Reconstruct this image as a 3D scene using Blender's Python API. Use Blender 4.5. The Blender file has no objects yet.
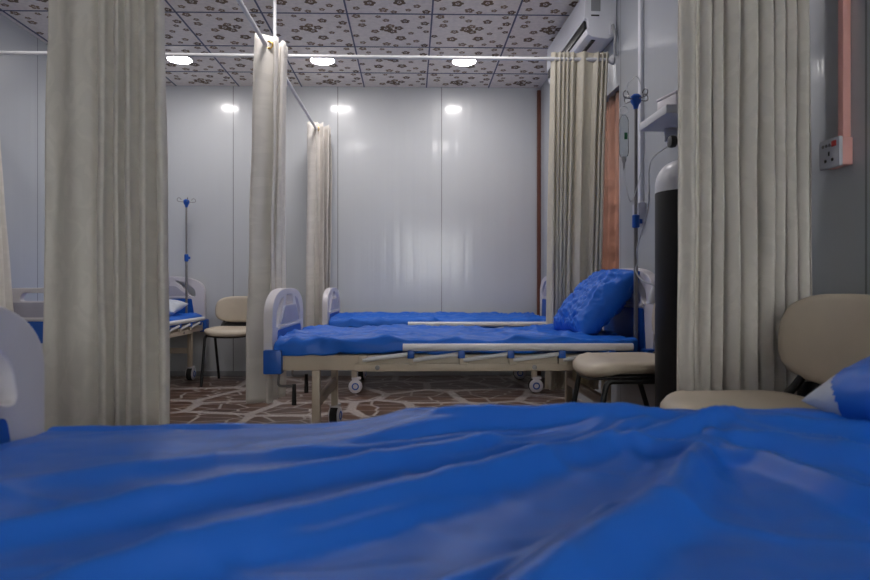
import bpy, bmesh, math, random
from mathutils import Vector, Matrix, noise
PI = math.pi
C = bpy.context.scene.collection
sc = bpy.context.scene
R = random.Random(7)

# ------------------------------------------------------------------ materials
def s2l(c):
    return tuple((v / 12.92 if v <= 0.04045 else ((v + 0.055) / 1.055) ** 2.4) for v in (x / 255 for x in c))

def mat(name, rgb, rough=0.5, metal=0.0, var=0.08, vscale=6.0, bump=0.0, bscale=40.0, spec=0.5, stretch=(1, 1, 1), coat=0.0, transl=0.0, alpha=1.0):
    m = bpy.data.materials.new(name); m.use_nodes = True
    nt = m.node_tree; N = nt.nodes; L = nt.links
    b = N['Principled BSDF']
    c = s2l(rgb)
    tc = N.new('ShaderNodeTexCoord'); mp = N.new('ShaderNodeMapping'); mp.inputs['Scale'].default_value = stretch
    L.new(tc.outputs['Object'], mp.inputs['Vector'])
    nz = N.new('ShaderNodeTexNoise'); nz.inputs['Scale'].default_value = vscale; nz.inputs['Detail'].default_value = 4
    L.new(mp.outputs[0], nz.inputs['Vector'])
    rp = N.new('ShaderNodeValToRGB')
    rp.color_ramp.elements[0].position = 0.3; rp.color_ramp.elements[1].position = 0.7
    rp.color_ramp.elements[0].color = tuple(v * (1 - var) for v in c) + (1,)
    rp.color_ramp.elements[1].color = tuple(min(1, v * (1 + var)) for v in c) + (1,)
    L.new(nz.outputs['Fac'], rp.inputs['Fac']); L.new(rp.outputs['Color'], b.inputs['Base Color'])
    b.inputs['Roughness'].default_value = rough; b.inputs['Metallic'].default_value = metal
    b.inputs['Specular IOR Level'].default_value = spec
    b.inputs['Coat Weight'].default_value = coat
    b.inputs['Alpha'].default_value = alpha
    if bump:
        n2 = N.new('ShaderNodeTexNoise'); n2.inputs['Scale'].default_value = bscale; n2.inputs['Detail'].default_value = 3
        L.new(mp.outputs[0], n2.inputs['Vector'])
        bp = N.new('ShaderNodeBump'); bp.inputs['Strength'].default_value = bump; bp.inputs['Distance'].default_value = 0.01
        L.new(n2.outputs['Fac'], bp.inputs['Height']); L.new(bp.outputs[0], b.inputs['Normal'])
    if transl:
        t = N.new('ShaderNodeBsdfTranslucent'); L.new(rp.outputs['Color'], t.inputs['Color'])
        mx = N.new('ShaderNodeMixShader'); mx.inputs[0].default_value = transl
        L.new(b.outputs[0], mx.inputs[1]); L.new(t.outputs[0], mx.inputs[2])
        L.new(mx.outputs[0], N['Material Output'].inputs['Surface'])
    return m

def emit(name, rgb, strength):
    m = bpy.data.materials.new(name); m.use_nodes = True
    b = m.node_tree.nodes['Principled BSDF']
    b.inputs['Base Color'].default_value = (0.8, 0.8, 0.8, 1)
    b.inputs['Emission Color'].default_value = s2l(rgb) + (1,)
    b.inputs['Emission Strength'].default_value = strength
    return m

def glass(name, rgb, gloss=0.12, rough=0.02):
    m = bpy.data.materials.new(name); m.use_nodes = True
    nt = m.node_tree; N = nt.nodes; L = nt.links; N.remove(N['Principled BSDF'])
    t = N.new('ShaderNodeBsdfTransparent'); t.inputs[0].default_value = s2l(rgb) + (1,)
    g = N.new('ShaderNodeBsdfGlossy'); g.inputs['Roughness'].default_value = rough
    lw = N.new('ShaderNodeLayerWeight'); lw.inputs['Blend'].default_value = gloss
    mx = N.new('ShaderNodeMixShader')
    L.new(lw.outputs['Fresnel'], mx.inputs[0]); L.new(t.outputs[0], mx.inputs[1]); L.new(g.outputs[0], mx.inputs[2])
    L.new(mx.outputs[0], N['Material Output'].inputs['Surface'])
    return m

def wall_mat(name, rgb, axis, x0, pitch=1.006, rough=0.16):
    # glossy sandwich panels: fine vertical ribs and a dark joint every metre
    m = bpy.data.materials.new(name); m.use_nodes = True
    nt = m.node_tree; N = nt.nodes; L = nt.links; b = N['Principled BSDF']
    tc = N.new('ShaderNodeTexCoord'); sp = N.new('ShaderNodeSeparateXYZ'); L.new(tc.outputs['Object'], sp.inputs[0])
    def M(op, a, bb=None):
        n = N.new('ShaderNodeMath'); n.operation = op
        for i, v in enumerate((a, bb)):
            if v is None: continue
            if isinstance(v, (int, float)): n.inputs[i].default_value = v
            else: L.new(v, n.inputs[i])
        return n.outputs[0]
    co = sp.outputs[axis]
    ph = M('FRACT', M('DIVIDE', M('SUBTRACT', co, x0), pitch))
    dist = M('MULTIPLY', M('MINIMUM', ph, M('SUBTRACT', 1.0, ph)), pitch)
    joint = M('LESS_THAN', dist, 0.0045)
    nz = N.new('ShaderNodeTexNoise'); nz.inputs['Scale'].default_value = 1.3; nz.inputs['Detail'].default_value = 5
    L.new(tc.outputs['Object'], nz.inputs['Vector'])
    rp = N.new('ShaderNodeValToRGB'); c = s2l(rgb)
    rp.color_ramp.elements[0].color = tuple(v * 0.95 for v in c) + (1,); rp.color_ramp.elements[1].color = tuple(min(1, v * 1.05) for v in c) + (1,)
    L.new(nz.outputs['Fac'], rp.inputs['Fac'])
    mx = N.new('ShaderNodeMix'); mx.data_type = 'RGBA'
    L.new(joint, mx.inputs['Factor']); L.new(rp.outputs['Color'], mx.inputs['A']); mx.inputs['B'].default_value = tuple(v * 0.45 for v in c) + (1,)
    L.new(mx.outputs['Result'], b.inputs['Base Color'])
    n2 = N.new('ShaderNodeTexNoise'); n2.inputs['Scale'].default_value = 3; n2.inputs['Detail'].default_value = 2
    mp = N.new('ShaderNodeMapping'); mp.inputs['Scale'].default_value = (5, 5, 0.12); L.new(tc.outputs['Object'], mp.inputs[0]); L.new(mp.outputs[0], n2.inputs['Vector'])
    rib = M('SINE', M('MULTIPLY', ph, 2 * PI * 8))
    h = M('ADD', M('MULTIPLY', rib, 0.10), M('MULTIPLY', n2.outputs['Fac'], 0.9))
    bp = N.new('ShaderNodeBump'); bp.inputs['Strength'].default_value = 0.35; bp.inputs['Distance'].default_value = 0.006
    L.new(h, bp.inputs['Height']); L.new(bp.outputs[0], b.inputs['Normal'])
    b.inputs['Roughness'].default_value = 0.34; b.inputs['Specular IOR Level'].default_value = 0.6
    b.inputs['Coat Weight'].default_value = 0.5; b.inputs['Coat Roughness'].default_value = 0.13; L.new(bp.outputs[0], b.inputs['Coat Normal'])
    return m

def floor_mat():
    m = bpy.data.materials.new('stone_print_vinyl'); m.use_nodes = True
    nt = m.node_tree; N = nt.nodes; L = nt.links; b = N['Principled BSDF']
    tc = N.new('ShaderNodeTexCoord')
    nz = N.new('ShaderNodeTexNoise'); nz.inputs['Scale'].default_value = 3.0; nz.inputs['Detail'].default_value = 3
    L.new(tc.outputs['Object'], nz.inputs['Vector'])
    ma = N.new('ShaderNodeVectorMath'); ma.operation = 'MULTIPLY_ADD'; ma.inputs[1].default_value = (0.06, 0.06, 0)
    L.new(nz.outputs['Color'], ma.inputs[0]); L.new(tc.outputs['Object'], ma.inputs[2])
    def vor(scale, feat, sx=1.0, rnd=0.85):
        mp = N.new('ShaderNodeMapping'); mp.inputs['Scale'].default_value = (sx, 1, 1); L.new(ma.outputs[0], mp.inputs[0])
        v = N.new('ShaderNodeTexVoronoi'); v.voronoi_dimensions = '2D'; v.feature = feat; v.inputs['Scale'].default_value = scale; v.inputs['Randomness'].default_value = rnd
        L.new(mp.outputs[0], v.inputs['Vector']); return v
    v1 = vor(7.2, 'DISTANCE_TO_EDGE', 0.62); v1c = vor(7.2, 'F1', 0.62); v2 = vor(1.9, 'DISTANCE_TO_EDGE', 1.0)
    def lt(o, lo, hi):
        r = N.new('ShaderNodeMapRange'); r.inputs['From Min'].default_value = lo; r.inputs['From Max'].default_value = hi
        r.inputs['To Min'].default_value = 1; r.inputs['To Max'].default_value = 0; r.clamp = True; L.new(o, r.inputs['Value']); return r.outputs[0]
    a = lt(v1.outputs['Distance'], 0.03, 0.06); c2 = lt(v2.outputs['Distance'], 0.05, 0.075)
    mxm = N.new('ShaderNodeMath'); mxm.operation = 'MAXIMUM'; L.new(a, mxm.inputs[0]); L.new(c2, mxm.inputs[1])
    st = N.new('ShaderNodeMix'); st.data_type = 'RGBA'; st.inputs['A'].default_value = s2l((74, 51, 39)) + (1,); st.inputs['B'].default_value = s2l((102, 74, 57)) + (1,)
    L.new(v1c.outputs['Color'], st.inputs['Factor'])
    n3 = N.new('ShaderNodeTexNoise'); n3.inputs['Scale'].default_value = 60; n3.inputs['Detail'].default_value = 4; L.new(tc.outputs['Object'], n3.inputs['Vector'])
    gr = N.new('ShaderNodeValToRGB'); gr.color_ramp.elements[0].position = 0.35; gr.color_ramp.elements[1].position = 0.65
    gr.color_ramp.elements[0].color = s2l((146, 137, 132)) + (1,); gr.color_ramp.elements[1].color = s2l((184, 174, 170)) + (1,)
    L.new(n3.outputs['Fac'], gr.inputs['Fac'])
    mx = N.new('ShaderNodeMix'); mx.data_type = 'RGBA'; L.new(mxm.outputs[0], mx.inputs['Factor']); L.new(st.outputs['Result'], mx.inputs['A']); L.new(gr.outputs['Color'], mx.inputs['B'])
    L.new(mx.outputs['Result'], b.inputs['Base Color'])
    b.inputs['Roughness'].default_value = 0.3
    bp = N.new('ShaderNodeBump'); bp.inputs['Strength'].default_value = 0.08; L.new(n3.outputs['Fac'], bp.inputs['Height']); L.new(bp.outputs[0], b.inputs['Normal'])
    return m

def damask(name, rgb, transl, cell=0.11):
    # woven curtain cloth with a faint shiny leaf figure
    m = bpy.data.materials.new(name); m.use_nodes = True
    nt = m.node_tree; N = nt.nodes; L = nt.links; b = N['Principled BSDF']
    uv = N.new('ShaderNodeUVMap'); uv.uv_map = 'UVMap'
    nz = N.new('ShaderNodeTexNoise'); nz.inputs['Scale'].default_value = 9; nz.inputs['Detail'].default_value = 1.0; nz.inputs['Distortion'].default_value = 1.6
    L.new(uv.outputs[0], nz.inputs['Vector'])
    rp = N.new('ShaderNodeValToRGB'); rp.color_ramp.elements[0].position = 0.50; rp.color_ramp.elements[1].position = 0.56
    c = s2l(rgb)
    rp.color_ramp.elements[0].color = c + (1,); rp.color_ramp.elements[1].color = tuple(min(1, v * 1.06) for v in c) + (1,)
    L.new(nz.outputs['Fac'], rp.inputs['Fac']); L.new(rp.outputs['Color'], b.inputs['Base Color'])
    rr = N.new('ShaderNodeMapRange'); rr.inputs['From Min'].default_value = 0.5; rr.inputs['From Max'].default_value = 0.56
    rr.inputs['To Min'].default_value = 0.47; rr.inputs['To Max'].default_value = 0.41; L.new(nz.outputs['Fac'], rr.inputs['Value']); L.new(rr.outputs[0], b.inputs['Roughness'])
    b.inputs['Sheen Weight'].default_value = 0.15
    n2 = N.new('ShaderNodeTexNoise'); n2.inputs['Scale'].default_value = 7; n2.inputs['Detail'].default_value = 3; L.new(uv.outputs[0], n2.inputs['Vector'])
    bp = N.new('ShaderNodeBump'); bp.inputs['Strength'].default_value = 0.07; bp.inputs['Distance'].default_value = 0.01; L.new(n2.outputs['Fac'], bp.inputs['Height']); L.new(bp.outputs[0], b.inputs['Normal'])
    t = N.new('ShaderNodeBsdfTranslucent'); t.inputs['Color'].default_value = tuple(v * k for v, k in zip(c, (1.0, 0.95, 0.78))) + (1,)
    mx = N.new('ShaderNodeMixShader'); mx.inputs[0].default_value = transl
    L.new(b.outputs[0], mx.inputs[1]); L.new(t.outputs[0], mx.inputs[2]); L.new(mx.outputs[0], N['Material Output'].inputs['Surface'])
    return m

M = {
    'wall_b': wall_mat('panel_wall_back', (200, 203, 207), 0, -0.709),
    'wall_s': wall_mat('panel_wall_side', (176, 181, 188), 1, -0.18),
    'floor': floor_mat(),
    'tile': mat('ceiling_tile_print', (246, 238, 230), 0.55, var=0.08, vscale=30, bump=0.05, bscale=60),
    'grid': mat('ceiling_grid_bar', (92, 96, 118), 0.5),
    'flower_dark': mat('flower_print_dark', (116, 92, 66), 0.55, var=0.15),
    'flower_light': mat('flower_print_light', (146, 120, 92), 0.55, var=0.15),
    'white_plastic': mat('white_plastic', (214, 210, 216), 0.35, var=0.03),
    'lavender': mat('textured_grey_plastic', (176, 174, 190), 0.45, var=0.05, bump=0.1, bscale=150),
    'blue_plastic': mat('blue_plastic', (18, 84, 176), 0.4, var=0.05),
    'beige_metal': mat('beige_enamel', (196, 182, 164), 0.4, var=0.06),
    'grey_metal': mat('grey_steel', (168, 168, 174), 0.35, metal=0.5, var=0.05),
    'white_metal': mat('white_enamel', (220, 220, 224), 0.35, var=0.04),
    'chrome': mat('chrome', (190, 190, 192), 0.25, metal=0.9, var=0.03),
    'dark_chrome': mat('dull_dark_steel', (136, 134, 136), 0.35, metal=0.6, var=0.05),
    'black': mat('black_plastic', (24, 24, 26), 0.45, var=0.1),
    'rubber': mat('black_rubber', (30, 29, 28), 0.65, var=0.1),
    'sheet': mat('blue_sheet_cloth', (34, 104, 208), 0.42, var=0.04, vscale=3, bump=0.05, bscale=26, spec=0.26),
    'pillow_white': mat('white_pillow_cloth', (200, 206, 218), 0.8, var=0.06, vscale=14, bump=0.35, bscale=70),
    'mattress': mat('mattress_cover', (60, 90, 150), 0.6),
    'cream': mat('cream_vinyl', (196, 184, 166), 0.45, var=0.05, bump=0.04, bscale=200),
    'curtain': damask('cream_damask_cloth', (215, 210, 204), 0.06),
    'curtain_sun': damask('ivory_damask_cloth', (222, 217, 204), 0.3),
    'brass': mat('brass', (176, 142, 70), 0.3, metal=0.9),
    'ac': mat('ac_white', (226, 228, 236), 0.35, var=0.02),
    'ac_grey': mat('ac_grey', (150, 152, 156), 0.5),
    'tank_black': mat('black_cylinder_paint', (14, 14, 15), 0.5, var=0.1),
    'tank_white': mat('white_cylinder_paint', (214, 216, 224), 0.35, var=0.08),
    'brown': mat('brown_trim', (112, 70, 56), 0.5, var=0.15, stretch=(4, 4, 0.5)),
    'orange': mat('orange_curtain_cloth', (156, 130, 120), 0.7, var=0.15, transl=0.5, vscale=3, stretch=(6, 6, 0.3)),
    'pink': mat('pink_trunking_plastic', (226, 170, 164), 0.5, var=0.05),
    'socket_grey': mat('socket_faceplate', (190, 192, 204), 0.35, var=0.03),
    'red': mat('red_switch', (200, 60, 60), 0.4),
    'glass': glass('window_glass', (240, 245, 245)),
    'clear': glass('clear_plastic', (244, 247, 248), 0.12, 0.15),
    'tube': mat('white_tube_plastic', (214, 218, 224), 0.3, alpha=0.85),
    'green': mat('green_print', (40, 120, 80), 0.5),
    'lens': emit('downlight_lens', (255, 250, 248), 86.0),
    'shelf': mat('shelf_laminate', (206, 208, 214), 0.4, var=0.03),
}

# ------------------------------------------------------------------ mesh helpers
def BM(): return bmesh.new()

def box(bm, x0, x1, y0, y1, z0, z1, bev=0.0, seg=2, mi=0):
    r = bmesh.ops.create_cube(bm, size=1.0)
    vs = r['verts']
    for v in vs:
        v.co = Vector(((x0 + x1) / 2 + v.co.x * (x1 - x0), (y0 + y1) / 2 + v.co.y * (y1 - y0), (z0 + z1) / 2 + v.co.z * (z1 - z0)))
    fs = list({f for v in vs for f in v.link_faces})
    for f in fs: f.material_index = mi
    if bev > 0:
        es = list({e for v in vs for e in v.link_edges})
        bmesh.ops.bevel(bm, geom=es, offset=bev, segments=seg, profile=0.5, affect='EDGES', material=-1)

def tube(bm, pts, r, seg=10, closed=False, cap=True, mi=0):
    pts = [Vector(p) for p in pts]; n = len(pts); rings = []; up = None
    for i, p in enumerate(pts):
        if closed: d = pts[(i + 1) % n] - pts[i - 1]
        else: d = pts[min(i + 1, n - 1)] - pts[max(i - 1, 0)]
        d.normalize()
        if up is None:
            up = Vector((0, 0, 1)) if abs(d.z) < 0.9 else Vector((1, 0, 0))
        side = d.cross(up)
        if side.length < 1e-5: side = d.orthogonal()
        side.normalize(); up = side.cross(d).normalized()
        rr = r[i] if isinstance(r, (list, tuple)) else r
        rings.append([bm.verts.new(p + rr * (math.cos(2 * PI * k / seg) * side + math.sin(2 * PI * k / seg) * up)) for k in range(seg)])
    for i in range(n if closed else n - 1):
        a, b = rings[i], rings[(i + 1) % n]
        for k in range(seg):
            f = bm.faces.new((a[k], a[(k + 1) % seg], b[(k + 1) % seg], b[k])); f.smooth = True; f.material_index = mi
    if cap and not closed:
        for rg in (rings[0], rings[-1]):
            f = bm.faces.new(rg); f.material_index = mi

def rnd(pts, r=0.03, n=5):
    pts = [Vector(p) for p in pts]; out = [pts[0]]
    for a, b, c in zip(pts, pts[1:], pts[2:]):
        u = (a - b); v = (c - b); q = min(r, u.length * 0.49, v.length * 0.49); p0 = b + u.normalized() * q; p1 = b + v.normalized() * q
        for k in range(n + 1):
            t = k / n; out.append((1 - t) ** 2 * p0 + 2 * t * (1 - t) * b + t * t * p1)
    out.append(pts[-1]); return out

def lathe(bm, prof, c=(0, 0, 0), seg=28, axis='Z', mi=0):
    c = Vector(c); rings = []
    for r, h in prof:
        ring = []
        for k in range(seg):
            a = 2 * PI * k / seg; x, y = r * math.cos(a), r * math.sin(a)
            p = {'Z': (x, y, h), 'Y': (x, h, y), 'X': (h, x, y)}[axis]
            ring.append(bm.verts.new(c + Vector(p)))
        rings.append(ring)
    for a, b in zip(rings, rings[1:]):
        for k in range(seg):
            f = bm.faces.new((a[k], a[(k + 1) % seg], b[(k + 1) % seg], b[k])); f.material_index = mi; f.smooth = True
    for rg in (rings[0], rings[-1]):
        f = bm.faces.new(rg); f.material_index = mi

def torus(bm, c, R0, r, axis, seg=20, sides=8):
    c = Vector(c); pts = []
    for k in range(seg):
        a = 2 * PI * k / seg; x, y = R0 * math.cos(a), R0 * math.sin(a)
        pts.append(c + Vector({'Z': (x, y, 0), 'Y': (x, 0, y), 'X': (0, x, y)}[axis]))
    tube(bm, pts, r, sides, closed=True)

def prism(bm, loops, t0, t1, place, mi=0):
    """plate with an outline and holes (2-D loops) between depths t0 and t1; place(u, v, t) -> Vector"""
    edges = []; allv = []
    for lp in loops:
        vs = [bm.verts.new(place(u, v, t0)) for u, v in lp]; allv += vs
        edges += [bm.edges.new((vs[i], vs[(i + 1) % len(vs)])) for i in range(len(vs))]
    r = bmesh.ops.triangle_fill(bm, use_beauty=True, use_dissolve=False, edges=edges)
    fs = [g for g in r['geom'] if isinstance(g, bmesh.types.BMFace)]
    ex = bmesh.ops.extrude_face_region(bm, geom=fs)
    d = Vector(place(0, 0, t1)) - Vector(place(0, 0, t0))
    for g in ex['geom']:
        if isinstance(g, bmesh.types.BMVert): g.co += d
    for f in bm.faces: f.material_index = f.material_index

def obj(name, bm, m, parent=None, smooth=40, bevel=0.0, solid=0.0, subsurf=0):
    bmesh.ops.recalc_face_normals(bm, faces=bm.faces[:])
    me = bpy.data.meshes.new(name); bm.to_mesh(me); bm.free()
    for mm in (m if isinstance(m, (list, tuple)) else [m]): me.materials.append(mm)
    if smooth:
        me.polygons.foreach_set('use_smooth', [True] * len(me.polygons)); me.set_sharp_from_angle(angle=math.radians(smooth))
    o = bpy.data.objects.new(name, me); C.objects.link(o)
    if parent: o.parent = parent
    if bevel:
        md = o.modifiers.new('bevel', 'BEVEL'); md.width = bevel; md.segments = 3; md.limit_method = 'ANGLE'; md.angle_limit = math.radians(40); md.harden_normals = False
    if solid:
        md = o.modifiers.new('solid', 'SOLIDIFY'); md.thickness = solid; md.offset = -1
    if subsurf:
        md = o.modifiers.new('sub', 'SUBSURF'); md.levels = subsurf; md.render_levels = subsurf
    return o

def tag(o, label, cat, group=None):
    o['label'] = label; o['category'] = cat
    if group: o['group'] = group
    return o

def thing(name, label, cat, loc=(0, 0, 0), rz=0.0, group=None):
    o = bpy.data.objects.new(name, None); C.objects.link(o); o.location = loc; o.rotation_euler = (0, 0, rz); o.empty_display_size = 0.1
    return tag(o, label, cat, group)

def struct(name, bm, m, parent=None, smooth=0):
    o = obj(name, bm, m, parent, smooth)
    if parent is None: o['kind'] = 'structure'
    return o

def dup(root, loc, rz, label, group=None):
    r = root.copy(); C.objects.link(r); r.location = loc; r.rotation_euler = (0, 0, rz); r['label'] = label
    if group: r['group'] = group
    kids = {}
    for o in list(C.objects): kids.setdefault(o.parent, []).append(o)
    def rec(src, dst):
        for ch in kids.get(src, []):
            c = ch.copy(); C.objects.link(c); c.parent = dst; rec(ch, c)
    rec(root, r); return r

# ------------------------------------------------------------------ room
CEIL = 2.80; YB = 5.97; YF = -2.3; XL = -2.91
def xr(y): return 1.26 - (y - YB) * 0.0277

bm = BM(); box(bm, XL - 0.12, 1.75, YF - 0.12, YB + 0.12, -0.08, 0.0); struct('floor', bm, M['floor'])
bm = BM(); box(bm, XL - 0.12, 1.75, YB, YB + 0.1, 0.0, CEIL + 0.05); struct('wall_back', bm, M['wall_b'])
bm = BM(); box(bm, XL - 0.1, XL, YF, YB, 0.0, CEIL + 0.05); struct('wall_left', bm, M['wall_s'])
FX0, FX1, FZ0, FZ1 = -0.30, 1.36, 0.95, 2.2      # unseen window behind the camera, added and placed for front fill light
bm = BM()
xs = [XL - .12, FX0, FX1, 1.75]; zs = [0, FZ0, FZ1, CEIL + .05]
for i in range(3):
    for j in range(3):
        if (i, j) != (1, 1): box(bm, xs[i], xs[i + 1], YF - .1, YF, zs[j], zs[j + 1])
struct('wall_front', bm, M['wall_b'])
bm = BM()
for a, b, c, d in ((FX0, FX0 + .05, FZ0, FZ1), (FX1 - .05, FX1, FZ0, FZ1), (FX0, FX1, FZ0, FZ0 + .05), (FX0, FX1, FZ1 - .05, FZ1), ((FX0 + FX1) / 2 - .025, (FX0 + FX1) / 2 + .025, FZ0, FZ1)):
    box(bm, a, b, YF - .08, YF - .03, c, d, .003)
w2 = struct('fill_window', bm, M['brown'])
bm = BM(); box(bm, FX0 + .03, FX1 - .03, YF - .058, YF - .053, FZ0 + .03, FZ1 - .03); obj('window_pane', bm, M['glass'], w2)
# right wall (slightly out of square) with the window opening
WY0, WY1, WZ0, WZ1 = 3.87, 5.55, 0.92, 2.14
def wall_right():
    bm = BM()
    ys = [YF, WY0, WY1, YB]; zs = [0, WZ0, WZ1, CEIL + 0.05]
    for side in (0, 0.1):
        g = [[bm.verts.new((xr(y) + side, y, z)) for z in zs] for y in ys]
        for i in range(3):
            for j in range(3):
                if i == 1 and j == 1: continue
                bm.faces.new((g[i][j], g[i + 1][j], g[i + 1][j + 1], g[i][j + 1]))
        if side == 0: g0 = g
    for (i, j), (k, l) in (((1, 1), (1, 2)), ((1, 2), (2, 2)), ((2, 2), (2, 1)), ((2, 1), (1, 1))):
        bm.faces.new((g0[i][j], g0[k][l], g[k][l], g[i][j]))
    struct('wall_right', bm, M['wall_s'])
wall_right()

def ceiling():
    bm = BM()
    X0, Y0, P = 0.15 - 0.603 * 6, 5.575 - 0.603 * 14, 0.603
    box(bm, XL - 0.12, 1.75, YF - 0.12, YB + 0.12, CEIL, CEIL + 0.06, mi=0)
    for i in range(0, 10):
        x = X0 + i * P
        if XL < x < 1.5: box(bm, x - 0.006, x + 0.006, YF, YB, CEIL - 0.004, CEIL + 0.001, mi=1)
    for j in range(0, 16):
        y = Y0 + j * P
        if YF < y < YB: box(bm, XL, 1.3, y - 0.005, y + 0.005, CEIL - 0.0035, CEIL + 0.001, mi=1)
    motif = [(.12, .14, .6, 1), (.05, .36, .6, 0), (.28, .27, 1.0, 0), (.43, .10, .8, 1), (.62, .29, 1.0, 0), (.82, .20, .62, 1), (.30, .50, .75, 1), (.44, .58, 1.15, 0), (.52, .50, .85, 0),
             (.50, .66, .75, 1), (.60, .60, .8, 0), (.15, .68, .75, 1), (.17, .80, .5, 1), (.68, .80, .8, 0), (.92, .74, .75, 0), (.94, .50, .55, 0), (.75, .45, .55, 1), (.45, .82, .6, 1), (.10, .93, .75, 1),
             (.55, .05, .55, 1), (.88, .92, .6, 1), (.93, .06, .7, 0), (.36, .92, .5, 1), (.72, .10, .5, 1), (.86, .62, .5, 0)]
    S = 30
    def flower(cx, cy, r, mi, ph):
        z = CEIL - 0.0008
        def pr(a, k): 
            q = r * k * (0.60 + 0.40 * abs(math.cos(2.5 * (a + ph))) ** .6); return q
        A = [bm.verts.new((cx + pr(2 * PI * k / S, 1) * math.cos(2 * PI * k / S), cy + pr(2 * PI * k / S, 1) * math.sin(2 * PI * k / S), z)) for k in range(S)]
        B = [bm.verts.new((cx + pr(2 * PI * k / S, .36) * math.cos(2 * PI * k / S), cy + pr(2 * PI * k / S, .36) * math.sin(2 * PI * k / S), z)) for k in range(S)]
        for k in range(S):
            f = bm.faces.new((A[k], B[k], B[(k + 1) % S], A[(k + 1) % S])); f.material_index = mi
        D = [bm.verts.new((cx + r * .2 * math.cos(2 * PI * k / 6), cy + r * .2 * math.sin(2 * PI * k / 6), z)) for k in range(6)]
        bm.faces.new(D[::-1]).material_index = mi
    for i in range(0, 9):
        for j in range(8, 15):
            for (u, v, s, c) in motif:
                x = X0 + (i + u) * P; y = Y0 + (j + 1 - v) * P
                if XL + .05 < x < xr(y) - .05 and y < YB - .03:
                    flower(x, y, 0.045 * s, 2 + c, (u * 37 + v * 11) % 1.2)
    o = bpy.data.meshes.new('ceiling'); bm.to_mesh(o); bm.free()
    for k in ('tile', 'grid', 'flower_dark', 'flower_light'): o.materials.append(M[k])
    ob = bpy.data.objects.new('ceiling', o); C.objects.link(ob); ob['kind'] = 'structure'
ceiling()

bm = BM(); box(bm, xr(YB) - 0.035, xr(YB) + 0.0, YB - 0.03, YB - 0.002, 0.0, CEIL - 0.03, 0.004); struct('trim_1', bm, M['brown'])
bm = BM(); box(bm, XL + 0.002, xr(YB) - 0.04, YB - 0.012, YB - 0.001, 0.0, 0.05, 0.002); struct('baseboard_back', bm, M['ac_grey'])

# window with a brown frame, a grille and orange curtains outside of the glass
def window():
    bm = BM(); s = 0.0277
    def fb(y0, y1, z0, z1, d0, d1):
        x = xr((y0 + y1) / 2); box(bm, x + d0, x + d1, y0, y1, z0, z1, 0.003)
    w = 0.05
    for (a, b, c, d) in ((WY0, WY0 + w, WZ0, WZ1), (WY1 - w, WY1, WZ0, WZ1), (WY0, WY1, WZ0, WZ0 + w), (WY0, WY1, WZ1 - w, WZ1), ((WY0 + WY1) / 2 - .02, (WY0 + WY1) / 2 + .02, WZ0, WZ1)):
        fb(a, b, c, d, 0.065, 0.098)
    fr = struct('window_1', bm, M['brown'])
    bm = BM()
    for k in range(1, 8):
        z = WZ0 + k * (WZ1 - WZ0) / 8; x = xr((WY0 + WY1) / 2); box(bm, x + 0.086, x + 0.092, WY0 + .03, WY1 - .03, z - .012, z + .012)
    obj('window_grille', bm, M['brown'], fr)
    bm = BM(); x = xr((WY0 + WY1) / 2); box(bm, x + 0.078, x + 0.081, WY0 + .03, WY1 - .03, WZ0 + .03, WZ1 - .03); obj('window_pane', bm, M['glass'], fr)
    return fr
window()

def wavy(name, y0, y1, z0, z1, xf, folds, amp, m, label, cat, group):
    bm = BM(); NU = folds * 10; rows = []
    for j in range(2):
        z = z0 if j == 0 else z1
        rows.append([bm.verts.new((xf(y0 + (y1 - y0) * i / NU) + amp * math.sin(2 * PI * folds * i / NU), y0 + (y1 - y0) * i / NU, z)) for i in range(NU + 1)])
    for i in range(NU): bm.faces.new((rows[0][i], rows[0][i + 1], rows[1][i + 1], rows[1][i]))
    o = obj(name, bm, m, None, 60, solid=0.003); return tag(o, label, cat, group)
wavy('window_curtain', WY0 + 0.02, 4.42, WZ0 + .006, WZ1 - .006, lambda y: xr(y) + .035, 4, .012, M['orange'], 'orange curtain on the near half of the window beside the ivory bed curtain', 'curtain', 'orange window curtains')
wavy('window_curtain', 4.53, WY1 - .02, WZ0 + .006, WZ1 - .006, lambda y: xr(y) + .035, 7, .012, M['orange'], 'orange curtain on the far half of the window, towards the brown corner strip', 'curtain', 'orange window curtains')

# ------------------------------------------------------------------ downlights
LX = (-1.966, -0.756, 0.455)
def downlight(x, y, label):
    t = thing('ceiling_light', label, 'ceiling light', (x, y, CEIL - 0.0045), group='round ceiling downlights')
    bm = BM(); lathe(bm, [(0.099, -0.004), (0.104, -0.005), (0.108, -0.002), (0.108, 0.0)], seg=40); obj('trim_ring', bm, M['white_plastic'], t)
    bm = BM(); lathe(bm, [(0.100, -0.0035), (0.092, -0.0065), (0.07, -0.0105), (0.04, -0.0125), (0.01, -0.013)], seg=40); obj('lens', bm, M['lens'], t)
    return t
names = ['lit round downlight near the tall cream curtain by the empty footboard', 'lit round downlight between the two curtains of the lengthwise rod', 'lit round downlight nearest the air conditioner']
d0 = downlight(LX[0], 5.265, names[0])
for x, n in list(zip(LX, names))[1:]: dup(d0, (x, 5.265, CEIL - .0045), 0, n)
for x, n in zip(LX, ('over the aisle', 'over the foot of the second bed', 'over the middle of the second bed')):
    dup(d0, (x, 3.47, CEIL - .0045), 0, 'round downlight out of view in the next row ' + n)

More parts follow.
